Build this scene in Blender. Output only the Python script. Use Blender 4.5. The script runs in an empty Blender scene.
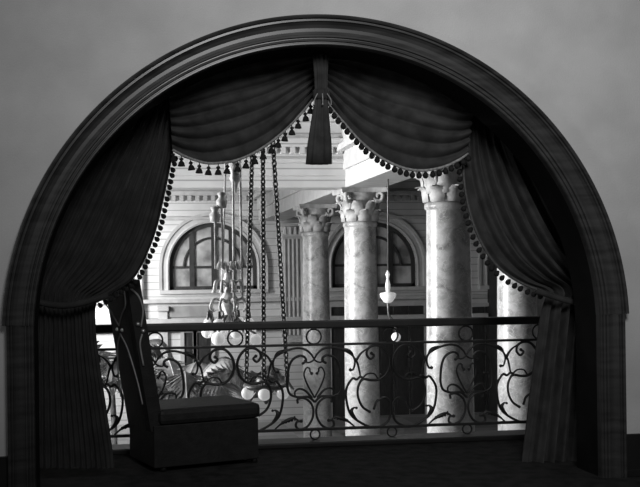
import bpy, bmesh, math, random
from mathutils import Vector, Matrix
random.seed(7)
C = bpy.context.scene.collection
PI = math.pi

# ------------------------------------------------------------------ camera
W, H, F = 640, 487, 1000.0
PPX, PPY = 261.0, 275.0
PSI, ROLL = math.radians(8.0), math.radians(0.75)
fw = Vector((math.sin(PSI), math.cos(PSI), 0))
r0 = Vector((math.cos(PSI), -math.sin(PSI), 0))
u0 = Vector((0, 0, 1))
rt = r0*math.cos(ROLL) - u0*math.sin(ROLL)
up = u0*math.cos(ROLL) + r0*math.sin(ROLL)

def ray(px, py):
    return fw*F + rt*(px-PPX) - up*(py-PPY)

ARCH = Vector((0, 0, 1.03))            # centre of the big arch on the wall face
CAM = ARCH + Vector((-1.35, -6.5, .391))

def at(px, py, Y):                     # point seen at a pixel on the vertical plane y = Y
    d = ray(px, py)
    return CAM + d*((Y-CAM.y)/d.y)

def scale_at(Y, px=390):
    a = at(px, 300, Y); b = at(px+10, 300, Y)
    return 10/abs((b-a).x)

cam = bpy.data.cameras.new('camera'); co = bpy.data.objects.new('camera', cam); C.objects.link(co)
cam.sensor_width = 36; cam.lens = F/W*36
cam.shift_x = (W/2-PPX)/W; cam.shift_y = (PPY-H/2)/W
cam.clip_end = 200
m = Matrix((rt, up, -fw)).transposed().to_4x4(); m.translation = CAM
co.matrix_world = m
bpy.context.scene.camera = co
vs = bpy.context.scene.view_settings
vs.view_transform = 'Standard'; vs.look = 'None'; vs.exposure = 0; vs.gamma = 1

# ------------------------------------------------------------------ materials
def mat(name, base=.5, rough=.6, dark=None, scale=4.0, detail=4, bump=0.0, bscale=40.0, spec=.4, metal=0, kind='noise', sheen=0, stretch=None):
    mt = bpy.data.materials.new(name); mt.use_nodes = True
    n = mt.node_tree.nodes; l = mt.node_tree.links
    b = n['Principled BSDF']
    b.inputs['Roughness'].default_value = rough
    b.inputs['Metallic'].default_value = metal
    b.inputs['Specular IOR Level'].default_value = spec
    if sheen:
        b.inputs['Sheen Weight'].default_value = sheen
        b.inputs['Sheen Roughness'].default_value = .4
    tc = n.new('ShaderNodeTexCoord'); src = tc.outputs['Object']
    if stretch:
        mp = n.new('ShaderNodeMapping'); mp.inputs['Scale'].default_value = stretch
        l.new(src, mp.inputs['Vector']); src = mp.outputs['Vector']
    nz = n.new('ShaderNodeTexNoise'); nz.inputs['Scale'].default_value = scale; nz.inputs['Detail'].default_value = detail
    l.new(src, nz.inputs['Vector'])
    rp = n.new('ShaderNodeValToRGB')
    d = dark if dark is not None else base*.8
    rp.color_ramp.elements[0].color = (d, d, d, 1); rp.color_ramp.elements[0].position = .35
    rp.color_ramp.elements[1].color = (base, base, base, 1); rp.color_ramp.elements[1].position = .65
    l.new(nz.outputs['Fac'], rp.inputs['Fac'])
    l.new(rp.outputs['Color'], b.inputs['Base Color'])
    if bump:
        n2 = n.new('ShaderNodeTexNoise'); n2.inputs['Scale'].default_value = bscale; n2.inputs['Detail'].default_value = 3
        l.new(src, n2.inputs['Vector'])
        bp = n.new('ShaderNodeBump'); bp.inputs['Strength'].default_value = bump; bp.inputs['Distance'].default_value = .01
        l.new(n2.outputs['Fac'], bp.inputs['Height']); l.new(bp.outputs['Normal'], b.inputs['Normal'])
    return mt

def marble(name, base, dark, scale=1.6):
    mt = mat(name, base, .28, dark, scale, 8, spec=.4)
    n = mt.node_tree.nodes; l = mt.node_tree.links
    nz = [x for x in n if x.type == 'TEX_NOISE'][0]
    nz.inputs['Distortion'].default_value = 1.6
    rp = [x for x in n if x.type == 'VALTORGB'][0]
    rp.color_ramp.elements[0].position = .3; rp.color_ramp.elements[1].position = .6
    v = n.new('ShaderNodeTexNoise'); v.inputs['Scale'].default_value = scale*1.3; v.inputs['Detail'].default_value = 6
    v.inputs['Distortion'].default_value = 2.5
    l.new(nz.inputs['Vector'].links[0].from_socket, v.inputs['Vector'])
    s = n.new('ShaderNodeMath'); s.operation = 'SUBTRACT'; s.inputs[1].default_value = .5
    a = n.new('ShaderNodeMath'); a.operation = 'ABSOLUTE'
    k = n.new('ShaderNodeMath'); k.operation = 'MULTIPLY'; k.inputs[1].default_value = 40; k.use_clamp = True
    l.new(v.outputs['Fac'], s.inputs[0]); l.new(s.outputs[0], a.inputs[0]); l.new(a.outputs[0], k.inputs[0])
    mx = n.new('ShaderNodeMix'); mx.data_type = 'RGBA'
    mx.inputs['A'].default_value = (min(1, base*1.2),)*3+(1,)
    l.new(k.outputs[0], mx.inputs['Factor']); l.new(rp.outputs['Color'], mx.inputs['B'])
    l.new(mx.outputs['Result'], n['Principled BSDF'].inputs['Base Color'])
    return mt

def coursed(name, base, dark, step=.29, line=.12):
    mt = mat(name, base, .7, base*.86, 1.2, 6, spec=.2)
    n = mt.node_tree.nodes; l = mt.node_tree.links
    rp = [x for x in n if x.type == 'VALTORGB'][0]
    tc = [x for x in n if x.type == 'TEX_COORD'][0]
    sp = n.new('ShaderNodeSeparateXYZ'); l.new(tc.outputs['Object'], sp.inputs[0])
    d = n.new('ShaderNodeMath'); d.operation = 'DIVIDE'; d.inputs[1].default_value = step
    fr = n.new('ShaderNodeMath'); fr.operation = 'FRACT'
    lt = n.new('ShaderNodeMath'); lt.operation = 'LESS_THAN'; lt.inputs[1].default_value = line
    l.new(sp.outputs['Z'], d.inputs[0]); l.new(d.outputs[0], fr.inputs[0]); l.new(fr.outputs[0], lt.inputs[0])
    mx = n.new('ShaderNodeMix'); mx.data_type = 'RGBA'; mx.inputs['B'].default_value = (dark, dark, dark, 1)
    l.new(lt.outputs[0], mx.inputs['Factor']); l.new(rp.outputs['Color'], mx.inputs['A'])
    l.new(mx.outputs['Result'], n['Principled BSDF'].inputs['Base Color'])
    return mt

def checker(name, a, b, scale):
    mt = mat(name, a, .25, b, 2); n = mt.node_tree.nodes; l = mt.node_tree.links
    ck = n.new('ShaderNodeTexChecker'); ck.inputs['Scale'].default_value = scale
    tc = [x for x in n if x.type == 'TEX_COORD'][0]
    ck.inputs['Color1'].default_value = (a, a, a, 1); ck.inputs['Color2'].default_value = (b, b, b, 1)
    l.new(tc.outputs['Object'], ck.inputs['Vector']); l.new(ck.outputs['Color'], n['Principled BSDF'].inputs['Base Color'])
    return mt

M = dict(
    plaster=mat('plaster', .52, .9, .45, 3.0, 10, bump=.25, bscale=90, spec=.1),
    wood=mat('dark_wood', .046, .30, .024, 3, 5, spec=.42, stretch=(1, 1, 8)),
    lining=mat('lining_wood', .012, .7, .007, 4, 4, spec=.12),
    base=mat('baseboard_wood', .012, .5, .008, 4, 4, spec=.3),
    carpet=mat('carpet', .034, .95, .018, 9, 4, bump=.3, bscale=60, spec=.05),
    velvet=mat('velvet', .052, .95, .030, 9, 4, spec=.08, sheen=.10, bump=.15, bscale=120),
    velvet_d=mat('velvet_dark', .045, .95, .028, 9, 4, spec=.08, sheen=.07, bump=.15, bscale=120),
    braid=mat('braid', .30, .8, .16, 60, 2),
    braid_d=mat('dark_braid', .09, .8, .05, 60, 2),
    tassel=mat('tassel', .020, .8, .012, 50, 2, spec=.15),
    iron=mat('wrought_iron', .018, .45, .012, 12, 3, spec=.45),
    leather=mat('leather', .020, .55, .014, 14, 4, bump=.3, bscale=70, spec=.2),
    piping=mat('piping', .30, .5, .22, 20, 2),
    stud=mat('stud', .7, .3, .6, 20, 2, metal=.8),
    chairwood=mat('chair_wood', .014, .4, .009, 5, 3),
    stone=coursed('coursed_stone', .74, .40),
    stone2=coursed('lower_stone', .62, .36, .42, .07),
    trim=mat('stucco_trim', .66, .6, .56, 3, 4, spec=.2),
    moulding=mat('moulding', .62, .6, .50, 3, 4, spec=.2),
    stone_grey=mat('grey_stone', .40, .7, .32, 3, 4, spec=.2),  # plain mid grey stone, darker than the coursed stone
    ceil=mat('ceiling', .66, .7, .58, 2, 4, spec=.2),
    marble=marble('marble', .56, .24, 2.6),
    gilt=mat('capital_stone', .62, .55, .34, 5, 5, bump=.6, bscale=14),
    glass=mat('window_glass', .72, .12, .20, 1.1, 8, spec=.6),  # light and dark mottling painted in to stand for reflections on the panes
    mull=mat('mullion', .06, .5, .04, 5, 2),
    doorw=mat('door_wood', .06, .4, .035, 3, 4, stretch=(6, 6, 1)),
    floor=checker('lobby_marble', .46, .36, .6),
    bronze=mat('bronze', .16, .4, .07, 8, 4, metal=.4, spec=.5),
    pale=mat('pale_gilt', .70, .45, .36, 9, 4, metal=0, spec=.5, bump=.5, bscale=20),
    globe=mat('opal_globe', .9, .2, .8, 3, 2),
    palm=mat('palm_leaf', .32, .45, .10, 3, 4),
    pot=mat('glazed_pot', .3, .3, .2, 4, 3),
)
g = M['globe'].node_tree.nodes['Principled BSDF']
g.inputs['Emission Color'].default_value = (1, 1, 1, 1); g.inputs['Emission Strength'].default_value = .25

# ------------------------------------------------------------------ mesh helpers
def obj(name, bm, m, parent=None, smooth=False):
    me = bpy.data.meshes.new(name)
    bmesh.ops.recalc_face_normals(bm, faces=bm.faces)
    bm.to_mesh(me); bm.free()
    me.materials.append(m)
    if smooth:
        for p in me.polygons: p.use_smooth = True
    o = bpy.data.objects.new(name, me); C.objects.link(o)
    if parent: o.parent = parent
    return o

def tag(o, label, cat, group=None, kind=None):
    o['label'] = label
    if cat: o['category'] = cat
    if group: o['group'] = group
    if kind: o['kind'] = kind
    return o

def thing(name, label, cat, loc=(0, 0, 0), rz=0, group=None):
    o = bpy.data.objects.new(name, None); C.objects.link(o)
    o.location = loc; o.rotation_euler = (0, 0, rz); o.empty_display_size = .1
    return tag(o, label, cat, group)

def struct(name, bm, m, parent=None, smooth=False):
    o = obj(name, bm, m, parent, smooth)
    if parent is None: o['kind'] = 'structure'
    return o

def kids(o): return [c for c in bpy.data.objects if c.parent == o]
def copy_tree(o, parent=None):
    c = o.copy(); C.objects.link(c)
    if parent: c.parent = parent
    for ch in kids(o): copy_tree(ch, c)
    return c

def box(bm, a, b, bev=0):
    r = bmesh.ops.create_cube(bm, size=1)
    a = Vector(a); b = Vector(b); c = (a+b)/2; d = b-a
    for v in r['verts']:
        v.co = Vector((v.co.x*d.x, v.co.y*d.y, v.co.z*d.z)) + c
    if bev:
        es = list({e for v in r['verts'] for e in v.link_edges})
        bmesh.ops.bevel(bm, geom=es, offset=bev, segments=2, affect='EDGES', profile=.5)
    return bm

def new(): return bmesh.new()

def catmull(pts, n=6, closed=False):
    P = [Vector(p) for p in pts]; out = []
    k = len(P); rng = range(k) if closed else range(k-1)
    for i in rng:
        p1 = P[i]; p2 = P[(i+1) % k]
        p0 = P[i-1] if (i > 0 or closed) else p1*2-p2
        p3 = P[(i+2) % k] if (i+2 < k or closed) else p2*2-p1
        for j in range(n):
            t = j/n
            out.append(.5*((2*p1)+(p2-p0)*t+(2*p0-5*p1+4*p2-p3)*t*t+(3*p1-p0-3*p2+p3)*t*t*t))
    if not closed: out.append(P[-1].copy())
    return out

def sample(pts, t):                    # point on a smooth curve at fraction t (by index of dense samples, arc length)
    return pts[min(len(pts)-1, max(0, int(round(t*(len(pts)-1)))))]

def resample(pts, n):
    L = [0]
    for a, b in zip(pts, pts[1:]): L.append(L[-1]+(b-a).length)
    out = []; j = 0
    for i in range(n):
        s = L[-1]*i/(n-1)
        while j < len(pts)-2 and L[j+1] < s: j += 1
        d = L[j+1]-L[j]
        out.append(pts[j].lerp(pts[j+1], (s-L[j])/d if d > 0 else 0))
    return out

def tube(bm, pts, rad, n=6, closed=False):
    pts = [Vector(p) for p in pts]; k = len(pts)
    R = rad if isinstance(rad, (list, tuple)) else [rad]*k
    rings = []; nrm = None
    for i, p in enumerate(pts):
        if closed: t = pts[(i+1) % k]-pts[i-1]
        else: t = pts[min(i+1, k-1)]-pts[max(i-1, 0)]
        if t.length < 1e-9: t = Vector((0, 0, 1))
        t.normalize()
        if nrm is None:
            nrm = t.orthogonal().normalized()
        nrm = nrm - t*nrm.dot(t)
        if nrm.length < 1e-6: nrm = t.orthogonal()
        nrm.normalize(); bi = t.cross(nrm)
        rings.append([bm.verts.new(p+(nrm*math.cos(a)+bi*math.sin(a))*R[i]) for a in [2*PI*q/n for q in range(n)]])
    for i in range(k if closed else k-1):
        a = rings[i]; b = rings[(i+1) % k]
        for q in range(n):
            bm.faces.new((a[q], a[(q+1) % n], b[(q+1) % n], b[q]))
    if not closed:
        bm.faces.new(rings[0][::-1]); bm.faces.new(rings[-1])
    return bm

def lathe(bm, prof, c=(0, 0, 0), n=24, flute=0, fd=0.0):
    c = Vector(c); rings = []
    for r, z in prof:
        rings.append([bm.verts.new(c+Vector(((r+(fd*math.cos(flute*a) if flute else 0))*math.cos(a), (r+(fd*math.cos(flute*a) if flute else 0))*math.sin(a), z))) for a in [2*PI*q/n for q in range(n)]])
    for a, b in zip(rings, rings[1:]):
        for q in range(n): bm.faces.new((a[q], a[(q+1) % n], b[(q+1) % n], b[q]))
    bm.faces.new(rings[0][::-1]); bm.faces.new(rings[-1])
    return bm

def grid(bm, fn, ns, nt):
    V = [[bm.verts.new(fn(i/ns, j/nt)) for j in range(nt+1)] for i in range(ns+1)]
    for i in range(ns):
        for j in range(nt):
            bm.faces.new((V[i][j], V[i+1][j], V[i+1][j+1], V[i][j+1]))
    return bm

def arch_wall(bm, x0, x1, z0, z1, cx, zs, R, zb, y0, y1, n=48):
    """wall slab from y0 to y1 with a round-headed opening (sill at zb)"""
    def quad(a, b, c_, d, y): bm.faces.new([bm.verts.new((p[0], y, p[1])) for p in (a, b, c_, d)])
    ang = [PI-PI*i/n for i in range(n+1)]
    arc = [(cx+R*math.cos(a), zs+R*math.sin(a)) for a in ang]
    for y in (y0, y1):
        for p, q in zip(arc, arc[1:]): quad(p, q, (q[0], z1), (p[0], z1), y)
        if cx-R > x0: quad((x0, z0), (cx-R, z0), (cx-R, z1), (x0, z1), y)
        if cx+R < x1: quad((cx+R, z0), (x1, z0), (x1, z1), (cx+R, z1), y)
        if zb > z0: quad((cx-R, z0), (cx+R, z0), (cx+R, zb), (cx-R, zb), y)
    loop = [(cx-R, zb)]+arc+[(cx+R, zb)]
    if zb > z0: loop.append(loop[0])
    for p, q in zip(loop, loop[1:]):
        bm.faces.new([bm.verts.new(v) for v in ((p[0], y0, p[1]), (q[0], y0, q[1]), (q[0], y1, q[1]), (p[0], y1, p[1]))])
    return bm

def arch_sweep(bm, prof, cx, zs, zb, n=64, jamb_shift=0):
    """sweep a closed profile of (radius, y) round an arch and down both jambs to zb"""
    path = [(PI, zb-zs)]+[(PI-PI*i/n, 0) for i in range(n+1)]+[(0, zb-zs)]
    rings = []
    for a, dz in path:
        rings.append([bm.verts.new((cx+r*math.cos(a), y, zs+r*math.sin(a)+dz)) for r, y in prof])
    k = len(prof)
    for a, b in zip(rings, rings[1:]):
        for q in range(k): bm.faces.new((a[q], a[(q+1) % k], b[(q+1) % k], b[q]))
    bm.faces.new(rings[0][::-1]); bm.faces.new(rings[-1])
    return bm

# ------------------------------------------------------------------ front room: wall, arch casing, floor
WT = 0.34
R_IN, R_OUT = 1.900, 2.095
KS = (R_OUT-R_IN)/.225
b = new(); arch_wall(b, -14, 14, 0, 7.0, 0, ARCH.z, R_IN+.03, 0, 0, WT, 96)
struct('wall_front', b, M['plaster'])
# casing profile, r from inside to outside, y negative = towards the room
prof = [(R_IN, .02), (R_IN, -.035), (R_IN+.006*KS, -.045), (R_IN+.016*KS, -.045), (R_IN+.020*KS, -.038), (R_IN+.026*KS, -.038), (R_IN+.030*KS, -.050),
        (R_IN+.042*KS, -.052), (R_IN+.047*KS, -.044), (R_IN+.053*KS, -.044), (R_IN+.058*KS, -.058), (R_IN+.072*KS, -.060), (R_IN+.078*KS, -.050),
        (R_IN+.10*KS, -.046), (R_IN+.125*KS, -.047), (R_IN+.150*KS, -.055), (R_IN+.166*KS, -.068), (R_IN+.172*KS, -.082), (R_IN+.180*KS, -.082),
        (R_IN+.183*KS, -.070), (R_IN+.190*KS, -.070), (R_IN+.195*KS, -.086), (R_IN+.207*KS, -.092), (R_IN+.219*KS, -.086), (R_OUT, -.07), (R_OUT, -.001)]
b = new(); A0 = math.radians(2.6); rings = []
for q in range(129):
    a = PI-A0-(PI-2*A0)*q/128
    rings.append([b.verts.new((r*math.cos(a), y, ARCH.z+r*math.sin(a))) for r, y in prof])
for ra, rb in zip(rings, rings[1:]):
    for q in range(len(prof)): b.faces.new((ra[q], ra[(q+1) % len(prof)], rb[(q+1) % len(prof)], rb[q]))
b.faces.new(rings[0][::-1]); b.faces.new(rings[-1])
casing = struct('trim_1', b, M['wood']); casing['label'] = 'dark moulded wooden casing around the big arch'
for s in (-1, 1):                      # straight jambs under the impost line, a little narrower than the arch
    b = new(); JW = .86; zt = ARCH.z+R_IN*math.sin(A0)+.004
    lo, hi = [[b.verts.new((s*(R_IN-.001+(r-R_IN)*JW), y*.92, z)) for r, y in prof] for z in (0, zt)]
    for q in range(len(prof)): b.faces.new((lo[q], lo[(q+1) % len(prof)], hi[(q+1) % len(prof)], hi[q]))
    b.faces.new(lo[::-1]); b.faces.new(hi)
    obj('casing_jamb', b, M['wood'], casing)
# lining of the opening
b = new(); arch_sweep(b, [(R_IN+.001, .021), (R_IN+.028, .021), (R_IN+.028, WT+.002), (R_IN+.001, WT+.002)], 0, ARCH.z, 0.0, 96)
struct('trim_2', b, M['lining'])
for side, s in (('left', -1), ('right', 1)):
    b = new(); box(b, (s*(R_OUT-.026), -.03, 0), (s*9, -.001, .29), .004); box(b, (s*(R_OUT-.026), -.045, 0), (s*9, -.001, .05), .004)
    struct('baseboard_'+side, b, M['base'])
b = new(); box(b, (-9, -9, -.12), (9, 1.86, 0))
struct('floor', b, M['carpet'])

# ------------------------------------------------------------------ railing on the balcony edge
YR = 1.68
KR = 1/scale_at(YR, 390)
zbar = at(390, 343, YR).z; zlow = at(390, 426.5, YR).z; zsill = at(390, 437, YR).z
zh1 = at(390, 319, YR).z; zh0 = at(390, 327, YR).z
ax = [at(p, 343, YR).x for p in (155, 236, 314, 390, 466)]
P_ = (ax[4]-ax[0])/4; X0 = sum(ax)/5-2*P_
XL, XR = X0-2.6*P_, X0+6.4*P_
b = new(); box(b, (XL, YR-.13, .0), (XR, YR+.14, zsill-.0), .01)
o = struct('trim_3', b, M['base']); o['label'] = 'low dark kerb along the balcony edge under the railing'
rail = thing('balcony_railing', 'black wrought iron balcony railing of hearts and scrolls across the arch', 'railing', (X0, YR, zsill))
LZ = zsill
def rp(dx, dy, ax_=0): return Vector((ax_+dx*KR, 0, zbar-dy*KR-LZ))
b = new(); box(b, (XL-X0, -.045, zh0-LZ), (XR-X0, .045, zh1-LZ), .014)
obj('handrail', b, M['iron'], rail)
for nm, z, t in (('upper_bar', zbar, .010), ('lower_bar', zlow, .012)):
    b = new(); box(b, (XL-X0, -.014, z-LZ-t), (XR-X0, .014, z-LZ+t), .003)
    obj(nm, b, M['iron'], rail)

def circ(c, r, n=20): return [c+Vector((r*math.cos(2*PI*i/n), 0, r*math.sin(2*PI*i/n))) for i in range(n)]
def scroll(bm, pts, s, r0, r1=None, mid=None, blob=None):
    """mirror a px curve (dx,dy) about the motif axis when s = -1"""
    pp = catmull([rp(dx*s, dy) for dx, dy in pts], 6)
    n = len(pp); r1 = r1 or r0
    R = []
    for i in range(n):
        t = i/(n-1)
        r = r0+(r1-r0)*t
        if mid: r += (mid-r)*math.exp(-((t-.5)/.22)**2)
        R.append(r)
    tube(bm, pp, R, 6)
    if blob:
        for e, q in ((0, blob[0]), (-1, blob[1])):
            if q:
                bmesh.ops.create_icosphere(bm, subdivisions=1, radius=q, matrix=Matrix.Translation(pp[e]))
    return bm
T = .0105
def heart_panel():
    b = new()
    for s in (1, -1):
        scroll(b, [(-35.4, 25), (-38.2, 24.6), (-40, 18), (-38, 11.5), (-29, 6), (-18, 3), (-9, 4.2), (-3, 9), (1, 15), (6, 17), (9, 15)], s, .009, .007, .010, (.016, .010))
        scroll(b, [(-40, 17), (-37, 9), (-30, 5), (-24, 4)], s, .006, .004, .016)      # acanthus thickening
        scroll(b, [(-11, 17.5), (-8, 15.5), (-9, 12), (-13.5, 10.2), (-20, 13), (-24, 19), (-26, 29), (-26.3, 39.6), (-24, 46.6), (-18, 49.5), (-13, 50), (-6, 50), (0, 55)], s, T, T, None, (.014, .006))
        scroll(b, [(-19, 49), (-19, 44.6), (-15, 42), (-9, 44), (-2.5, 51)], s, .007, .011)
        scroll(b, [(-15, 73.5), (-20, 70), (-26, 71.5), (-33, 75), (-39, 80)], s, .008, .007, .018)
        for k in range(5):
            scroll(b, [(-19-3*k, 72+.8*k), (-20-3*k, 68+1.1*k)], s, .011, .007)
    root = obj('heart_panel', b, M['iron'], rail, True)
    b = new()
    for s in (1, -1):
        scroll(b, [(-2.6, 27.5), (-4.2, 25.5), (-4.6, 22.8), (-7.4, 22), (-10, 27), (-9, 33), (-5.5, 41), (0, 51)], s, .007, .008, None, (.015, 0))
    obj('heart', b, M['iron'], root, True)
    for s in (1, -1):
        b = new(); scroll(b, [(-16.6, 55), (-16.4, 51.7), (-10.4, 51), (-4, 55.6), (-1.4, 63), (-2.6, 71), (-7.2, 78), (-14.3, 80.8), (-18.5, 78), (-17.5, 73.5), (-13.5, 73)], s, .010, T, None, (.012, .016))
        obj('lower_scroll', b, M['iron'], root, True)
    return root
def lyre_panel():
    b = new()
    for s in (1, -1):
        scroll(b, [(-17.5, 63), (-14.4, 56), (-6.6, 52.8), (-1.4, 58), (-1, 67), (-4, 76), (-13, 81), (-21, 81), (-33, 75), (-41, 67.6), (-44.6, 55), (-44.6, 43), (-38.6, 33.5), (-34.5, 34.6), (-31, 32), (-28.5, 33)], s, T, T, None, (.014, 0))
        scroll(b, [(-35, 62), (-38, 62), (-40, 66), (-35, 73), (-28, 78)], s, .007, .005, .018, (.013, 0))
        scroll(b, [(-35, 17), (-30, 9.5), (-22, 4)], s, .012, .006)
        scroll(b, [(-36, 14), (-33, 20), (-30.5, 32)], s, .012, .007)
        scroll(b, [(-30, 35), (-24, 29.5), (-17, 29.5), (-13.5, 34)], s, .008, .007)
    root = obj('lyre_panel', b, M['iron'], rail, True)
    for s in (1, -1):
        b = new(); scroll(b, [(-19.5, 9.5), (-17, 12), (-20.4, 15), (-24, 11), (-23, 5.5), (-17.3, 2), (-9.4, 3.2), (-3, 11), (-1.6, 20.5), (-5.4, 30), (-12.6, 35), (-20, 35.5), (-28, 34.5), (-32.4, 40), (-33.6, 48), (-31.8, 56), (-28, 62), (-22, 66)], s, T, T, .012, (.016, .014))
        obj('upper_scroll', b, M['iron'], root, True)
    return root
hp = heart_panel(); lp = lyre_panel()
first = {0: True, 1: True}
ring_u = ring_l = None
for k in range(-2, 7):
    x = k*P_
    src, f = (hp, 0) if k % 2 == 0 else (lp, 1)
    if first[f]: o = src; first[f] = False
    else: o = copy_tree(src, rail)
    o.location = (x, 0, 0)
    for which in (0, 1):
        ref = ring_u if which == 0 else ring_l
        if ref is None:
            b = new()
            zc = (zh0+zbar)/2 if which == 0 else (zlow+zsill)/2
            r = 7.2*KR if which == 0 else 4.6*KR
            tube(b, circ(Vector((0, 0, zc-LZ)), r), .0075, 6, True)
            ref = obj('ring', b, M['iron'], rail, True); ref.location = (x, 0, 0)
            if which == 0: ring_u = ref
            else: ring_l = ref
        else:
            c = ref.copy(); C.objects.link(c); c.location = (x, 0, 0)

# ------------------------------------------------------------------ draperies in the arch
YC = WT+.17
def cv(pts, n=10): return catmull([Vector((x, y, 0)) for x, y in pts], n)

def drape(name, label, inner, outer, nf, m, seed, amp=.055):
    NI, NO = resample(cv(inner), 90), resample(cv(outer), 90)
    rnd = random.Random(seed); ph = [rnd.uniform(0, 6.28) for _ in range(4)]
    def fn(s, t):
        j = int(round(t*89)); a = NO[j]; c_ = NI[j]
        p = a.lerp(c_, s)
        q = at(p.x, p.y, YC+.09)
        w = s*nf+.25*math.sin(5*s+ph[0])+.15*math.sin(6*t+ph[1])
        d = amp*(.55+.45*math.sin(3*t+ph[2]))*math.sin(2*PI*w)+.018*math.sin(2*PI*(2.3*w)+ph[3])
        q.y += d*min(1, (1-s)*5+.15)
        return q
    base = at(inner[-1][0], inner[-1][1], YC)
    b = new(); grid(b, fn, 150, 89)
    o = obj(name, b, m, None, True)
    return o, [at(p.x, p.y, YC-.015) for p in NI]

def fringe(parent, path3, spacing, size, off=Vector((0, 0, 0)), bead=False, braid_r=.010, side=None, bm_='braid'):
    L = sum((b_-a_).length for a_, b_ in zip(path3, path3[1:]))
    b = new(); tube(b, [p+off for p in resample(path3, 80)], braid_r, 6)
    br = obj('braid', b, M[bm_], parent, True)
    n = max(2, int(L/spacing)); pts = resample(path3, n)
    tb = new()
    if bead:
        lathe(tb, [(.001, .001), (.2, -.15), (.42, -.5), (.46, -.75), (.3, -1.05), (.001, -1.15)], n=8)
    else:
        lathe(tb, [(.05, .1), (.06, -.25), (.22, -.36), (.24, -.5), (.12, -.62), (.28, -.8), (.42, -1.2), (.40, -1.25)], n=8)
    bmesh.ops.scale(tb, vec=(size, size, size), verts=tb.verts)
    proto = obj('tassel', tb, M['tassel'], br, True)
    for i, p in enumerate(pts):
        o = proto if i == 0 else proto.copy()
        if i: C.objects.link(o)
        o.location = p+off+Vector((0, -.004, -braid_r*.5))+(side or Vector())
        o.rotation_euler = (0, random.uniform(-.12, .12)+(0 if side is None else (-.7 if side.x < 0 else .7)*-1), 0)
    return br

# side drapes
inL = [(176, 88), (174.5, 120), (172, 155), (165, 190), (157, 225), (147, 253), (133, 278), (113, 292), (97, 302), (96, 330), (100, 365), (106, 405), (112, 446), (114, 468)]
outL = [(160, 66), (112, 104), (66, 160), (38, 215), (24, 262), (22, 290), (22, 302), (22, 320), (20, 350), (18, 390), (14, 440), (12, 468)]
oL, eL = drape('curtain', '', inL, outL, 8, M['velvet_d'], 3)
tag(oL, 'dark velvet curtain tied back behind the tall leather chair', 'curtain', 'tied back side curtains')
inR = [(470, 84), (467, 120), (463.5, 160), (466, 190), (473, 220), (484, 246), (500, 268), (522, 283), (545, 292), (541, 312), (536, 345), (530, 390), (525, 435), (522, 462)]
outR = [(484, 66), (535, 108), (580, 170), (607, 228), (620, 272), (624, 290), (624, 300), (624, 320), (624, 350), (624, 390), (624, 435), (624, 462)]
oR, eR = drape('curtain', '', inR, outR, 8, M['velvet'], 11)
tag(oR, 'dark velvet curtain tied back over a half hidden marble column', 'curtain', 'tied back side curtains')
def upto(path, z):
    k = [p for p in path]
    return [p for p in k if p.z > z]
fL = [at(p.x, p.y, YC+.05) for p in resample(cv(inL[2:9]), 60)]
fringe(oL, fL, .040, .040, Vector((-.002, 0, 0)), True, .008, side=Vector((.008, 0, 0)), bm_='tassel')
fR = [at(p.x, p.y, YC+.05) for p in resample(cv(inR[2:9]), 60)]
fringe(oR, fR, .052, .046, Vector((-.006, 0, 0)), True, .010, side=Vector((-.012, 0, -.005)), bm_='braid_d')
# tie backs
for o, (xa, ya, xb, yb) in ((oL, (24, 300, 108, 296)), (oR, (536, 291, 612, 300))):
    a = at(xa, ya, YC-.02); c_ = at(xb, yb, YC-.02); mid = (a+c_)/2+Vector((0, -.05, -.05))
    b = new(); tube(b, catmull([a, mid, c_], 10), .022, 8); obj('tieback_cord', b, M['velvet_d'], o, True)

# swags
def swag(label, top, bot, nf, seed, m):
    A, B = resample(cv(top), 81), resample(cv(bot), 81)
    rnd = random.Random(seed); ph = [rnd.uniform(0, 6.28) for _ in range(5)]
    def fn(s, t):
        j = int(round(t*80))
        p = A[j].lerp(B[j], s)
        # folds sag: pull the middle of each fold downwards
        q = at(p.x, p.y, YC)
        e = math.sin(PI*t)
        w = nf*(s**.8)+.30*math.sin(3.3*t+ph[0])*s+.12*math.sin(9*t+ph[1])
        ridge = (abs(math.sin(PI*w)))**.8
        d = .055*ridge*min(1, s*4)*(1.15-.55*e)+.09*e*math.sin(PI*min(1, s*.93+.05))+.02*math.sin(7*t+4*s+ph[2])*e
        q.y -= d*min(1, s*3)
        return q
    b = new(); grid(b, fn, 90, 80)
    o = obj('swag', b, m, None, True)
    edge = [fn(1, j/80) for j in range(81)]
    return tag(o, label, 'swag', 'valance swags under the arch crown'), edge
topL = [(168, 84), (200, 66), (240, 54), (280, 49), (317, 50)]
botL = [(172, 151), (186, 158), (205, 163.5), (222, 163), (238, 160), (256, 152), (275, 139), (296, 119), (308, 105), (315, 96)]
sL, eL2 = swag('dark velvet swag with tassel fringe hanging above the chains and pale electrolier', topL, botL, 9, 5, M['velvet'])
topR = [(320, 50), (360, 49), (400, 55), (440, 67), (474, 88)]
botR = [(321, 96), (329, 105), (342, 123), (358, 142), (378, 158), (400, 168), (420, 171), (440, 168), (456, 161), (466, 154)]
sR, eR2 = swag('dark velvet swag with ball fringe hanging above the marble columns', topR, botR, 9, 9, M['velvet'])
fringe(sL, eL2, .064, .062, Vector((0, -.008, 0)))
fringe(sR, eR2, .047, .048, Vector((0, -.008, 0)), True, .011)
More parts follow.
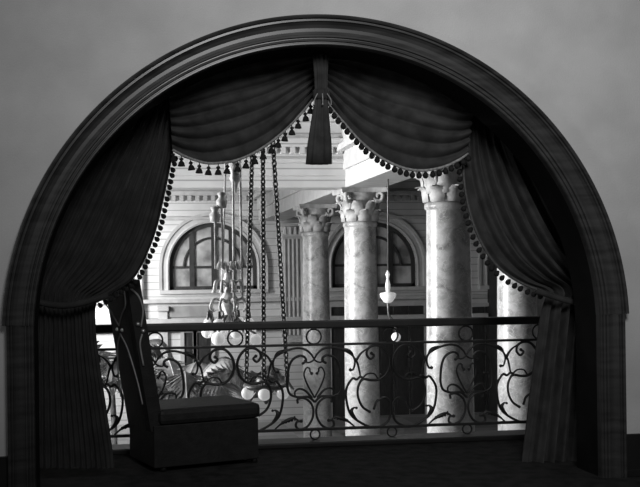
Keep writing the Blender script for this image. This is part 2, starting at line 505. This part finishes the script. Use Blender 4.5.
# centre tail
pt = at(321, 100, YC-.27); S3 = 1/scale_at(YC-.27, 318)
jb = thing('tail_drape', 'dark pleated bell shaped tail hanging where the two swags meet', 'curtain tail', pt)
b = new(); lathe(b, [(7*S3, 46*S3), (5.5*S3, 24*S3), (5.2*S3, 10*S3), (5.5*S3, 0), (8*S3, -20*S3), (11*S3, -44*S3), (12*S3, -63*S3), (10.5*S3, -63*S3), (6*S3, -20*S3)], n=72, flute=9, fd=1.4*S3)
bmesh.ops.scale(b, vec=(1, .55, 1), verts=b.verts)
for v in b.verts: v.co.x -= max(0, -v.co.z)*.05
obj('pleated_tail', b, M['velvet'], jb, True)
b = new(); lathe(b, [(2*S3, 12*S3), (7*S3, 10*S3), (8*S3, 5*S3), (7.5*S3, 1*S3), (2*S3, 0)], n=36, flute=9, fd=.8*S3)
bmesh.ops.scale(b, vec=(1, .8, 1), verts=b.verts)
obj('gathered_knot', b, M['velvet_d'], jb, True)
for k in range(3):
    b = new(); x = (-8+8*k)*S3
    tube(b, catmull([(x*.6, -.05, 5*S3), (x, -.06, -1*S3), (x*1.05, -.055, -6*S3)], 4), [.004]*8+[.009], 6)
    obj('knot_tassel', b, M['braid'], jb, True)

# ------------------------------------------------------------------ chair on the balcony
YCH = 1.05
CH = at(149, 440, YCH); ca = math.radians(17)
chair = thing('leather_chair', 'tall dark leather chair with crossed piping on its back, turned side on', 'chair', (CH.x, YCH, 0), ca)
DEP, WID = .74, .58
tilt = math.tan(math.radians(9))
def backpt(y, z, off=0):               # rear face of the leaning back, local coordinates
    x = -.10-(z-.45)*tilt+off
    return Vector((x, y, z))
ZT = at(125, 280, YCH).z
b = new()
def bfn(yv, zv, off): return backpt(yv, zv, off)
nz_, ny_ = 22, 10
def back_shell(s, t):
    z = .30+(ZT-.30)*t
    y = -WID/2+WID*s
    return z, y
V = {}
TH = .10
for side in (0, 1):
    for i in range(ny_+1):
        for j in range(nz_+1):
            s = i/ny_; t = j/nz_
            z, y = back_shell(s, t)
            w = 1-.06*(1-t)
            ex = min(s, 1-s, (1-t)*2.0)      # distance to the nearest edge: rounded pillow
            puff = .022*(1-math.exp(-ex*14))
            z2 = z+.012*math.sin(PI*s)*(1 if j == nz_ else 0)
            p = backpt(y*w, z2, (-puff if side == 0 else TH+puff*.8))
            V[side, i, j] = b.verts.new(p)
for i in range(ny_):
    for j in range(nz_):
        b.faces.new((V[0, i, j], V[0, i+1, j], V[0, i+1, j+1], V[0, i, j+1]))
        b.faces.new((V[1, i, j], V[1, i, j+1], V[1, i+1, j+1], V[1, i+1, j]))
for i in range(ny_):
    b.faces.new((V[0, i, nz_], V[0, i+1, nz_], V[1, i+1, nz_], V[1, i, nz_]))
    b.faces.new((V[0, i, 0], V[1, i, 0], V[1, i+1, 0], V[0, i+1, 0]))
for j in range(nz_):
    for i in (0, ny_):
        b.faces.new((V[0, i, j], V[0, i, j+1], V[1, i, j+1], V[1, i, j]))
bk = obj('backrest', b, M['leather'], chair)
def onback(u, z): return backpt(u*WID, z, -.026)
zc = 1.03
for pts in ([(-.47, ZT-.03), (-.44, ZT-.17), (-.22, zc+.12), (0, zc+.03)], [(.47, ZT-.03), (.44, ZT-.17), (.22, zc+.12), (0, zc+.03)],
            [(0, zc-.03), (-.22, zc-.14), (-.40, zc-.36), (-.46, .50)], [(0, zc-.03), (.22, zc-.14), (.40, zc-.36), (.46, .50)],
            [(-.47, ZT-.03), (0, ZT-.015), (.47, ZT-.03)]):
    b = new(); tube(b, catmull([onback(u, z) for u, z in pts], 8), .0055, 6)
    obj('piping', b, M['piping'], bk, True)
for u, z in ((-.12, zc), (.10, zc+.0)):
    b = new(); bmesh.ops.create_icosphere(b, subdivisions=2, radius=.014, matrix=Matrix.Translation(onback(u, z)))
    obj('stud', b, M['stud'], bk, True)
# side panel piping on the thickness of the back (side towards the room)
for pts in ([(.02, ZT-.06), (.07, ZT-.12), (.085, zc+.15), (.05, zc+.03)], [(.05, zc-.02), (.02, zc-.1), (.02, zc-.25)]):
    b = new(); tube(b, catmull([backpt(-WID/2-.004, z, o_) for o_, z in pts], 8), .007, 6)
    obj('piping', b, M['piping'], bk, True)
for o_, z in ((.03, zc+.05), (.06, zc)):
    b = new(); bmesh.ops.create_icosphere(b, subdivisions=2, radius=.016, matrix=Matrix.Translation(backpt(-WID/2-.004, z, o_)))
    obj('stud', b, M['stud'], bk, True)
b = new(); box(b, (-.02, -WID/2-.02, .34), (DEP+.05, WID/2+.02, .455), .035)
st = obj('seat', b, M['leather'], chair)
b = new(); box(b, (-.06, -WID/2-.005, .035), (DEP+.03, WID/2+.005, .34), .006)
obj('seat_skirt', b, M['leather'], chair)
for x in (.0, DEP-.01):
    for y in (-WID/2+.035, WID/2-.035):
        b = new(); dx = 0
        pr = [(.018, 0), (.026, .01), (.026, .03), (.02, .04)]
        lathe(b, pr, (0, 0, 0), 10)
        for v in b.verts: v.co = Vector((v.co.x+x+.02+dx*(1-v.co.z/.3), v.co.y+y, v.co.z))
        obj('leg', b, M['chairwood'], chair, True)

# ------------------------------------------------------------------ lobby beyond: shell
FL = -4.5; YF = 34.0; ZC = 6.75
zz = lambda py, Y=YF, px=213: at(px, py, Y).z
b = new(); box(b, (-14, WT+.001, FL-.2), (14, YF+.6, FL)); o = struct('floor_lobby', b, M['floor']); o.name = 'floor.001'
b = new(); box(b, (-14, WT+.001, ZC), (14, YF+.6, ZC+.3)); struct('ceiling', b, M['ceil'])
b = new(); box(b, (-14.3, WT+.001, FL), (-14, YF+.6, ZC)); struct('wall_left', b, M['stone'])
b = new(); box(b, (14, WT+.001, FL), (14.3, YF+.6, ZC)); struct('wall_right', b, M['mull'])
b = new(); box(b, (-14, WT+.001, FL), (14, WT+.25, -.125)); struct('wall_lower', b, M['stone_grey'])
sF = scale_at(YF, 300)
axs = [at(p, 268, YF).x for p in (213.5, 376, 528)]
BAY = (axs[2]-axs[0])/2; axs = [axs[0]+BAY*i for i in range(3)]
zs = at(213, 267, YF).z; zb = at(213, 289.5, YF).z; RI = 43/sF; RO = 53/sF
zmid = at(213, 297, YF).z
# upper storey, one slab per bay joined into a single wall
b = new()
xs = [-14, axs[0]+BAY/2, axs[1]+BAY/2, 14]
for i, a in enumerate(axs): arch_wall(b, xs[i], xs[i+1], zmid, ZC, a, zs, RI, zb, YF, YF+.5, 40)
box(b, (-14, YF+.02, FL), (14, YF+.5, zmid))
struct('wall_far', b, M['stone'])
tn = 4
def trim(bm, m, label=None, smooth=False):
    global tn
    o = struct('trim_%d' % tn, bm, m, None, smooth); tn += 1
    if label: o['label'] = label
    return o
for i, a in enumerate(axs):
    b = new()
    pr = [(RI, YF+.05), (RI, YF-.06), (RI+.06, YF-.10), (RI+.12, YF-.06), (RI+.26, YF-.06), (RI+.30, YF-.14), (RO, YF-.16), (RO, YF-.001)]
    arch_sweep(b, pr, a, zs, zb, 40)
    trim(b, M['trim'])
    b = new(); box(b, (a-RO, YF-.2, zb-.16), (a+RO, YF-.001, zb), .02); trim(b, M['trim'])
    # window: glass, frame, bars
    wo = bpy.data.objects.new('window_%d' % (i+1), None); C.objects.link(wo); wo['kind'] = 'structure'; wo.location = (a, YF+.25, zb)
    dz = zs-zb
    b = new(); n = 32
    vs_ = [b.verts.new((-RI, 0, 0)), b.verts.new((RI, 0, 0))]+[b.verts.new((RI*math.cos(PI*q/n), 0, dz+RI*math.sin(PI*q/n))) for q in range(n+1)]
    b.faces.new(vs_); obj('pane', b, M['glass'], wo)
    b = new(); arch_sweep(b, [(RI-.16, -.12), (RI, -.12), (RI, .02), (RI-.16, .02)], 0, dz, 0, 32)
    box(b, (-RI, -.12, 0), (RI, .02, .14)); obj('window_frame', b, M['mull'], wo)
    b = new()
    for x in (-RI*.48, RI*.02, RI*.42): box(b, (x-.10, -.10, 0), (x+.10, .015, dz+math.sqrt(RI*RI-x*x)-.02))
    box(b, (-RI+.02, -.08, dz-.05), (RI-.02, .012, dz+.05))
    obj('glazing_bars', b, M['mull'], wo)
    b = new(); tube(b, [(RI*.66*math.cos(PI*q/20), -.05, dz+RI*.66*math.sin(PI*q/20)) for q in range(21)], .05, 6)
    obj('radial_bar', b, M['mull'], wo)
# string courses
def course(py, h, d, m, dent=False):
    z = at(300, py, YF).z
    b = new(); box(b, (-13.9, YF-d, z-h/2), (13.9, YF-.001, z+h/2), min(.03, h/4))
    if dent:
        x = -6.0
        while x < 12:
            box(b, (x, YF-d*.7, z-h/2-.22), (x+.16, YF-.001, z-h/2)); x += .32
    trim(b, m)
course(157, .35, .5, M['trim']); course(169, .16, .35, M['moulding'], True); course(193.5, .18, .30, M['moulding'], True); course(218, .14, .16, M['moulding'])
course(299, .16, .25, M['moulding']); course(320, .3, .35, M['trim']); course(327, .14, .25, M['moulding'])
# pilasters between the arches
for i in range(-1, 3):
    x = axs[0]+BAY*(i+.5)
    ztop = at(292, 237, YF).z; zcap = at(292, 226, YF).z
    p = bpy.data.objects.new('trim_%d' % tn, None); tn += 1; C.objects.link(p); p['kind'] = 'structure'; p.location = (x, YF, FL)
    b = new(); hw = 12.5/sF
    box(b, (-hw, -.2, zb-FL-2.2), (hw, -.002, ztop-FL))
    for k in range(6):
        xx = -hw+hw*2*(k+.5)/6
        tube(b, [(xx, -.21, zb-FL-1.9), (xx, -.21, ztop-FL-.1)], .055, 8)
    obj('pilaster_shaft', b, M['moulding'], p)
    b = new(); box(b, (-hw*1.05, -.25, ztop-FL), (hw*1.05, -.002, ztop-FL+.12), .02)
    for k in range(5):
        xx = -hw+hw*2*(k+.5)/5
        tube(b, catmull([(xx, -.22, ztop-FL+.12), (xx, -.27, ztop-FL+.30), (xx, -.36, ztop-FL+.40)], 4), [.09, .09, .09, .085, .08, .07, .06, .05, .04], 6)
    box(b, (-hw*1.2, -.36, zcap-FL-.02), (hw*1.2, -.002, zcap-FL+.12), .02)
    obj('pilaster_capital', b, M['trim'], p)
# lower storey: doors and panels
zdoor = at(300, 330, YF).z
dn = 1
def door(x0, x1, ztop, leaves):
    global dn
    d = bpy.data.objects.new('door_%d' % dn, None); dn += 1; C.objects.link(d); d['kind'] = 'structure'; d.location = ((x0+x1)/2, YF, FL)
    w = (x1-x0)/2; h = ztop-FL
    b = new(); box(b, (-w-.15, -.12, 0), (-w, .015, h+.15)); box(b, (w, -.12, 0), (w+.15, .015, h+.15)); box(b, (-w, -.12, h), (w, .015, h+.15))
    obj('door_frame', b, M['moulding'], d)
    for k in range(leaves):
        a = -w+2*w*k/leaves; c_ = -w+2*w*(k+1)/leaves
        b = new(); box(b, (a+.02, -.04, .02), (c_-.02, .012, h-.02), .01)
        for (q0, q1) in ((.06, .36), (.40, .94)):
            box(b, (a+.12, -.06, h*q0), (c_-.12, -.035, h*q1), .012)
        lf = obj('door_leaf', b, M['doorw'], d)
        hb = new(); lathe(hb, [(.01, 0), (.05, .02), (.05, .05), (.01, .07)], (0, 0, 0), 8)
        hx = c_-.09 if k % 2 == 0 else a+.09
        for v in hb.verts: v.co = Vector((v.co.x+hx, -.06-v.co.z, v.co.y+h*.38))
        obj('door_knob', hb, M['bronze'], lf, True)
xof = lambda px, py=340: at(px, py, YF).x
door(xof(184), xof(193), zdoor, 1); door(xof(196.5), xof(211), zdoor, 1)
door(xof(331), xof(424), at(380, 306, YF).z, 6); door(xof(470), xof(560), at(500, 306, YF).z, 6)
# wall panels above the doors (left bay)
b = new(); box(b, (xof(170), YF-.06, at(190, 317, YF).z), (xof(209), YF-.001, at(190, 306, YF).z), .02); trim(b, M['stone_grey'])
b = new(); box(b, (xof(157), YF-.3, at(160, 311, YF).z), (xof(169), YF-.001, at(160, 306, YF).z), .03)
box(b, (xof(158.5), YF-.15, FL), (xof(167.5), YF-.001, at(160, 311, YF).z)); trim(b, M['trim'])
# ceiling beams
b = new(); box(b, (-13.9, 30.0, ZC-.35), (13.9, 30.7, ZC-.001), .05); trim(b, M['ceil'])
b = new(); box(b, (-13.9, 26.0, ZC-.35), (13.9, 26.7, ZC-.001), .05); trim(b, M['ceil'])
b = new(); box(b, (-13.9, 22.0, ZC-.35), (13.9, 22.7, ZC-.001), .05); trim(b, M['ceil'])
b = new(); box(b, (1.6, 2, ZC-.30), (2.3, YF-.6, ZC-.002), .05); trim(b, M['ceil'])

# ------------------------------------------------------------------ marble columns
RC = .45
def make_column(label, X, Y, ztop, zastr):
    c = thing('marble_column', label, 'column', (X, Y, FL), 0, 'marble lobby columns'); c['kind'] = 'thing'
    h = zastr-FL
    b = new(); pr = [(RC*1.06, .55), (RC*1.02, .7)]+[(RC*(1.0-.10*(k/12)**2), .8+(h-.95)*k/12) for k in range(13)]+[(RC*.90, h-.14), (RC*.97, h-.12), (RC*.99, h-.07), (RC*.97, h-.02), (RC*.90, h)]
    lathe(b, pr, n=48); obj('shaft', b, M['marble'], c, True)
    b = new(); box(b, (-RC*1.4, -RC*1.4, 0), (RC*1.4, RC*1.4, .2), .01)
    lathe(b, [(RC*1.35, .2), (RC*1.38, .27), (RC*1.3, .34), (RC*1.15, .38), (RC*1.22, .45), (RC*1.2, .51), (RC*1.06, .56)], n=32)
    obj('base', b, M['trim'], c)
    ch = ztop-zastr
    b = new(); lathe(b, [(RC*.88, h), (RC*.86, h+ch*.25), (RC*.88, h+ch*.55), (RC*1.0, h+ch*.78), (RC*1.15, h+ch*.86)], n=32)
    cap = obj('capital', b, M['gilt'], c, True)
    b = new(); k = RC*1.30
    n = 8; loop = []
    for q in range(4):
        for e in range(n):
            t = e/n*2-1
            pnt = Vector((k*t, -k+.16*RC*2*(1-t*t)*.8, 0)); pnt.rotate(Matrix.Rotation(q*PI/2, 3, 'Z')); loop.append(pnt)
    lo = [b.verts.new(p+Vector((0, 0, h+ch*.86))) for p in loop]; hi = [b.verts.new(p*1.05+Vector((0, 0, h+ch))) for p in loop]
    for q in range(len(lo)): b.faces.new((lo[q], lo[(q+1) % len(lo)], hi[(q+1) % len(lo)], hi[q]))
    b.faces.new(lo[::-1]); b.faces.new(hi)
    obj('abacus', b, M['gilt'], cap)
    leafs = {}
    for row, (z0, hh, cnt, off) in enumerate(((0, .42, 8, 0), (.18, .52, 8, .5))):
        b = new()
        def lf(s, t, hh=hh):
            wd = .22*(1-.15*t)*(math.sin(PI*min(1, t*.8+.2))**.5+.05*math.sin(22*t))*RC*1.7
            x = RC*.9+.02+.10*RC*t+.34*RC*max(0, t-.6)**1.2/.4**1.2*.8+.06*math.cos(PI*(s-.5))
            zq = hh*ch*(t if t < .86 else .86-(t-.86)*.7)
            return Vector((x, (s-.5)*2*wd, zq))
        grid(b, lf, 6, 12)
        leaf = obj('acanthus_leaf', b, M['gilt'], cap, True)
        for k_ in range(cnt):
            o = leaf if k_ == 0 else leaf.copy()
            if k_: C.objects.link(o)
            o.location = (0, 0, h+z0*ch); o.rotation_euler = (0, 0, 2*PI*(k_+off)/cnt)
    b = new()
    sp = []
    for q in range(26):
        a_ = q/25*3.6*PI/1.6; rr = .17*(1-q/30)
        sp.append((RC*1.40-rr*math.cos(a_)-.06, 0, ch*.74+rr*math.sin(a_)*-1+0.02))
    tube(b, [(RC*.95, 0, ch*.40), (RC*1.05, 0, ch*.62)]+sp, [.05]*28, 6)
    vol = obj('volute', b, M['gilt'], cap, True)
    for k_ in range(4):
        o = vol if k_ == 0 else vol.copy()
        if k_: C.objects.link(o)
        o.location = (0, 0, h); o.rotation_euler = (0, 0, PI/4+k_*PI/2)
    return c
# depths from apparent width; one row receding at X = XR_
def col_at(px, wpx):
    depth = F*2*RC*.93/wpx
    d = ray(px, 300); p = CAM+d*(depth/d.dot(fw)); return p
pa, pb, pc, pd = col_at(316, 26.5), col_at(361, 32.5), col_at(449, 44), col_at(517, 38)
print('cols', pa, pb, pc, pd)
ZT_C = (at(361, 187, pb.y).z+at(316, 207, pa.y).z)/2
ZA_C = (at(361, 222, pb.y).z+at(316, 232, pa.y).z+at(449, 203, pc.y).z)/3
print('ztop', ZT_C, at(449, 150, pc.y).z, 'astr', ZA_C, [at(361, 222, pb.y).z, at(316, 232, pa.y).z, at(449, 203, pc.y).z])
make_column('slimmest pale marble column, farthest back beside the fluted pilaster', pa.x, pa.y, ZT_C, ZA_C)
make_column('middle sized marble column with leafy capital beside the pendant lamp', pb.x, pb.y, ZT_C, ZA_C)
make_column('widest mottled marble column, its capital touching the ball fringe', pc.x, pc.y, ZT_C, ZA_C)
make_column('marble column half hidden behind the gathered curtain, capital out of sight', pd.x, pd.y, ZT_C, ZA_C)
# entablature over the row
b = new(); d_ = pc-pa; ang = math.atan2(d_.x, -d_.y)
hw = .48; L0 = -2; 
e0 = Vector((pa.x, pa.y, 0))-Vector((d_.x, d_.y, 0)).normalized()*(YF-pa.y-.4)
e1 = Vector((pc.x, pc.y, 0))+Vector((d_.x, d_.y, 0)).normalized()*7
nn = Vector((-(e1-e0).y, (e1-e0).x, 0)).normalized()
for (w, z0, z1) in ((hw, ZT_C+.002, ZT_C+.45), (hw+.06, ZT_C+.45, ZT_C+.9), (hw+.25, ZT_C+.9, ZT_C+1.05), (hw+.12, ZT_C+1.05, ZC-.001)):
    v = [b.verts.new(p+nn*s*w+Vector((0, 0, z))) for z in (z0, z1) for p, s in ((e0, 1), (e1, 1), (e1, -1), (e0, -1))]
    for f in ((0, 1, 2, 3), (4, 5, 6, 7), (0, 1, 5, 4), (1, 2, 6, 5), (2, 3, 7, 6), (3, 0, 4, 7)): b.faces.new([v[q] for q in f])
trim(b, M['trim'], 'pale entablature carried by the column row')
b = new()
for (d0, z0, z1) in ((.40, ZT_C+.004, ZT_C+.30), (.44, ZT_C+.30, ZT_C+.62), (.50, ZT_C+.62, ZT_C+.72), (.46, ZT_C+.72, ZT_C+1.0), (.78, ZT_C+1.0, ZT_C+1.2), (.55, ZT_C+1.2, ZC-.002)):
    box(b, (-13.9, pb.y-d0, z0), (pb.x-.3, pb.y+.40, z1), .015)
x = -6.0
while x < pb.x-.4:
    box(b, (x, pb.y-.62, ZT_C+.84), (x+.12, pb.y-.3, ZT_C+1.0)); x += .24
trim(b, M['stone'], 'pale dentilled cross beam above the far arches')

# ------------------------------------------------------------------ hanging lamps
def chain(bm, a, b_, link, r):
    a = Vector(a); b_ = Vector(b_); d = b_-a; n = int(d.length/(link*.72)); t = d.normalized()
    s = t.orthogonal().normalized(); q = t.cross(s)
    for i in range(n):
        c = a+d*((i+.5)/n); e = s if i % 2 == 0 else q
        tube(bm, [c+t*link*.5*math.cos(2*PI*k/10)+e*link*.30*math.sin(2*PI*k/10) for k in range(10)], r, 5, True)
def globe_bm(r, c): 
    b = new(); bmesh.ops.create_uvsphere(b, u_segments=16, v_segments=10, radius=r, matrix=Matrix.Translation(c)); return b

# lamp crown on three chains
YL = 9.0; s9 = 1/scale_at(YL, 265)
base = at(266, 392, YL)
crown = thing('hanging_lamp_crown', 'dark lamp crown hung by three long chains behind the railing', 'hanging lamp', base)
for (xt, xb, dy) in ((253, 248, .25), (261.5, 261, -.3), (274.5, 290, .25)):
    b = new(); p1 = at(xt, 150, YL)-base; p1 = p1+(p1-(at(xb, 384, YL)-base)).normalized()*1.2
    p2 = at(xb, 384, YL)-base; p1.y = dy*.3; p2.y = dy
    chain(b, p1, p2, .11, .017); obj('chain', b, M['bronze'], crown, True)
b = new(); tube(b, [(20*s9*math.cos(2*PI*k/28), 20*s9*math.sin(2*PI*k/28), 6*s9) for k in range(28)], .045, 8, True)
obj('crown_ring', b, M['bronze'], crown, True)
b = new(); lathe(b, [(.02, -12*s9), (3*s9, -9*s9), (5*s9, -3*s9), (9*s9, 2*s9), (10*s9, 12*s9), (8*s9, 16*s9), (.03, 17*s9)], n=24)
obj('bowl', b, M['bronze'], crown, True)
for k in range(6):
    a = 2*PI*k/6+.3
    b = new(); tube(b, catmull([(9*s9*math.cos(a), 9*s9*math.sin(a), 8*s9), (15*s9*math.cos(a), 15*s9*math.sin(a), 0), (20*s9*math.cos(a), 20*s9*math.sin(a), 6*s9)], 6), .025, 6)
    ar = obj('lamp_arm', b, M['bronze'], crown, True)
    obj('globe', globe_bm(.10, Vector((20*s9*math.cos(a), 20*s9*math.sin(a), 0))), M['globe'], ar, True)

# electrolier of rods, torches and opal globes
YE = 11.0; s11 = 1/scale_at(YE, 230)
base = at(231, 345, YE)
el = thing('electrolier', 'ornate pale electrolier with rods and opal globes beside the three chains', 'chandelier', base)
def E(px, py, dy=0):
    p = at(px, py, YE)-base; return Vector((p.x, dy, p.z))
for (xt, xb, dy) in ((228, 222, .1), (232, 233, -.15), (239, 243, .1)):
    b = new(); tube(b, [E(xt, 90, dy*.3), E(xb, 300, dy)], .022, 6); obj('rod', b, M['pale'], el, True)
b = new(); o_ = E(235, 170)
lathe(b, [(.02, .18), (.10, .12), (.13, .02), (.07, -.05), (.10, -.16), (.05, -.25), (.02, -.4)], o_, 12); obj('canopy', b, M['pale'], el, True)
for (px, py, hgt) in ((221.5, 193, 75), (214.5, 207, 62)):
    b = new(); q = E(px, py+hgt, -.2); hh = hgt*s11
    lathe(b, [(.018, 0), (.018, hh-.3), (.08, hh-.28), (.10, hh-.16), (.05, hh-.1), (.08, hh-.04), (.02, hh)], q, 10); obj('torch', b, M['pale'], el, True)
b = new(); q = E(229, 300)
lathe(b, [(.02, -.55), (.05, -.5), (.10, -.40), (.06, -.28), (.10, -.14), (.17, .0), (.10, .10), (.05, .22), (.10, .32), (.07, .42), (.03, .6)], q, 20, 8, .012)
obj('body', b, M['pale'], el, True)
for k in range(8):
    a = 2*PI*k/8+.2; R_ = .36; ca_, sa_ = math.cos(a), math.sin(a)
    q = E(229, 318)
    b = new(); tube(b, catmull([q+Vector((.1*ca_, .1*sa_, .05)), q+Vector((.28*ca_, .28*sa_, -.1)), q+Vector((R_*ca_, R_*sa_, .12)), q+Vector((R_*1.1*ca_, R_*1.1*sa_, -.02))], 6), .022, 6)
    ar = obj('arm', b, M['bronze'], el, True)
    b = globe_bm(.105, q+Vector((R_*1.1*ca_, R_*1.1*sa_, -.10 if k % 2 else -.24)))
    obj('globe', b, M['globe'], ar, True)
    b = new(); tube(b, catmull([q+Vector((.05*ca_, .05*sa_, .55)), q+Vector((.22*ca_, .22*sa_, .66)), q+Vector((.27*ca_, .27*sa_, .45))], 5), [.02]*6+[.03, .03, .03, .03, .05], 6)
    tube(b, catmull([q+Vector((.05*ca_, .05*sa_, .80)), q+Vector((.14*ca_, .14*sa_, .98)), q+Vector((.2*ca_, .2*sa_, .86))], 5), [.02]*6+[.03, .03, .03, .03, .045], 6)
    tube(b, catmull([q+Vector((.08*ca_, .08*sa_, .25)), q+Vector((.26*ca_, .26*sa_, .34)), q+Vector((.34*ca_, .34*sa_, .2)), q+Vector((.28*ca_, .28*sa_, .12))], 5), .024, 6)
    obj('leaf_spray', b, M['pale'], el, True)
for (px, py, r_) in ((217, 338, 7), (237, 340, 6.5), (254, 339, 6)):
    obj('globe', globe_bm(r_*s11, E(px, py, -.25)), M['globe'], el, True)
    b = new(); tube(b, catmull([E(229, 322), E((229+px)/2, 326, -.12), E(px, py-r_, -.25)], 5), .02, 6); obj('arm', b, M['bronze'], el, True)

# pendant bowl lamp between the second and third columns
YP = 16.0; sp_ = 1/scale_at(YP, 388); base = at(388, 297, YP)
pn = thing('pendant_lamp', 'bowl shaped pendant lamp with globe between the second and third columns', 'hanging lamp', base)
Q = lambda px, py: (lambda p: Vector((p.x, 0, p.z)))(at(px, py, YP)-base)
b = new(); tube(b, [Q(388, 100), Q(388, 285)], .02, 6); obj('rod', b, M['bronze'], pn, True)
b = new(); lathe(b, [(.02, -6*sp_), (4*sp_, -5*sp_), (7.5*sp_, 0), (8*sp_, 3*sp_), (7*sp_, 4*sp_), (2*sp_, 5*sp_), (2.5*sp_, 12*sp_), (1*sp_, 18*sp_), (2.2*sp_, 22*sp_), (.5*sp_, 26*sp_)], n=20); obj('bowl', b, M['globe'], pn, True)
b = new(); tube(b, catmull([Q(388, 302), Q(389, 315), Q(394, 322), Q(396, 331)], 6), .03, 6); obj('stem', b, M['bronze'], pn, True)
obj('globe', globe_bm(4.6*sp_, Q(396, 337)), M['globe'], pn, True)

# ------------------------------------------------------------------ palms on the lobby floor
def palm(label, px, Y, ztop, seed, spread):
    rnd = random.Random(seed)
    X = at(px, 380, Y).x
    p = thing('potted_palm', label, 'palm', (X, Y, FL), 0, 'tall palms on the lobby floor')
    b = new(); lathe(b, [(.28, 0), (.34, .05), (.42, .5), (.46, .62), (.40, .62), (.36, .5)], n=20); obj('pot', b, M['pot'], p, True)
    hh = ztop-FL
    b = new(); tube(b, catmull([(0, 0, .5), (.05, .02, hh*.35), (0, 0, hh*.62)], 6), .08, 8); obj('trunk', b, M['palm'], p, True)
    for k in range(13):
        a = 2*PI*k/13+rnd.uniform(-.2, .2); L = spread*rnd.uniform(.75, 1.1); rise = hh*rnd.uniform(.2, .40)
        mid = [Vector((0, 0, hh*.6)), Vector((L*.35*math.cos(a), L*.35*math.sin(a), hh*.6+rise*.8)), Vector((L*.75*math.cos(a), L*.75*math.sin(a), hh*.6+rise)), Vector((L*math.cos(a), L*math.sin(a), hh*.6+rise*.55))]
        sp2 = catmull(mid, 7); b = new(); tube(b, sp2, .018, 5)
        sd = Vector((-math.sin(a), math.cos(a), 0))
        for i in range(3, len(sp2)-1):
            t = i/(len(sp2)-1); ll = .55*math.sin(PI*min(1, t*.85+.15))+.1
            fwd = (sp2[i+1]-sp2[i]).normalized()
            for s in (-1, 1):
                tip = sp2[i]+(sd*s*.8+fwd*.5+Vector((0, 0, -.35)))*ll
                w = fwd*.075
                b.faces.new([b.verts.new(v) for v in (sp2[i]-w, sp2[i]+w, tip)])
        obj('frond', b, M['palm'], p)
palm('feathery potted palm between the gathered curtain and the chair back', 112, 21, -.1, 1, 1.7)
palm('feathery potted palm behind the railing over the chair seat', 181, 15.5, -.2, 2, 1.45)
palm('feathery potted palm seen through the railing under the electrolier', 248, 24, -1.3, 3, 1.5)

# ------------------------------------------------------------------ light
def area(name, loc, target, size, energy, sy=None, spread=None):
    l = bpy.data.lights.new(name, 'AREA'); l.energy = energy; l.size = size
    if sy: l.shape = 'RECTANGLE'; l.size_y = sy
    if spread: l.spread = spread
    o = bpy.data.objects.new(name, l); C.objects.link(o); o.location = loc
    o.rotation_euler = (Vector(target)-Vector(loc)).to_track_quat('-Z', 'Y').to_euler()
    return o
area('hall_daylight', (-9.0, 14.5, 1.6), (5, 15.2, .4), 8, 1080, 5, math.radians(92))
area('hall_left_bay_fill', (-7.2, 26.5, 2.5), (-3.2, 34, 1.6), 3, 620, 4, math.radians(88))  # unseen light added to brighten the left bay of the far wall
area('hall_top_fill', (-4, 22, 6.0), (-3, 30, -2), 6, 120, 6)  # unseen fill added below the solid ceiling, which has no opening
area('side_highlight_fill', (-5.5, -3.2, 2.6), (1.5, .1, 1.9), .7, 4, None, math.radians(60))  # unseen small light added for highlights on the right casing beads
area('room_key_light', (-.2, -5.8, 4.4), (.95, 0, 2.75), 1.6, 50, None, math.radians(84))  # unseen key light, added and aimed so the right wall reads brighter
w = bpy.data.worlds.new('world'); bpy.context.scene.world = w; w.use_nodes = True
w.node_tree.nodes['Background'].inputs[0].default_value = (1, 1, 1, 1)
w.node_tree.nodes['Background'].inputs[1].default_value = .06
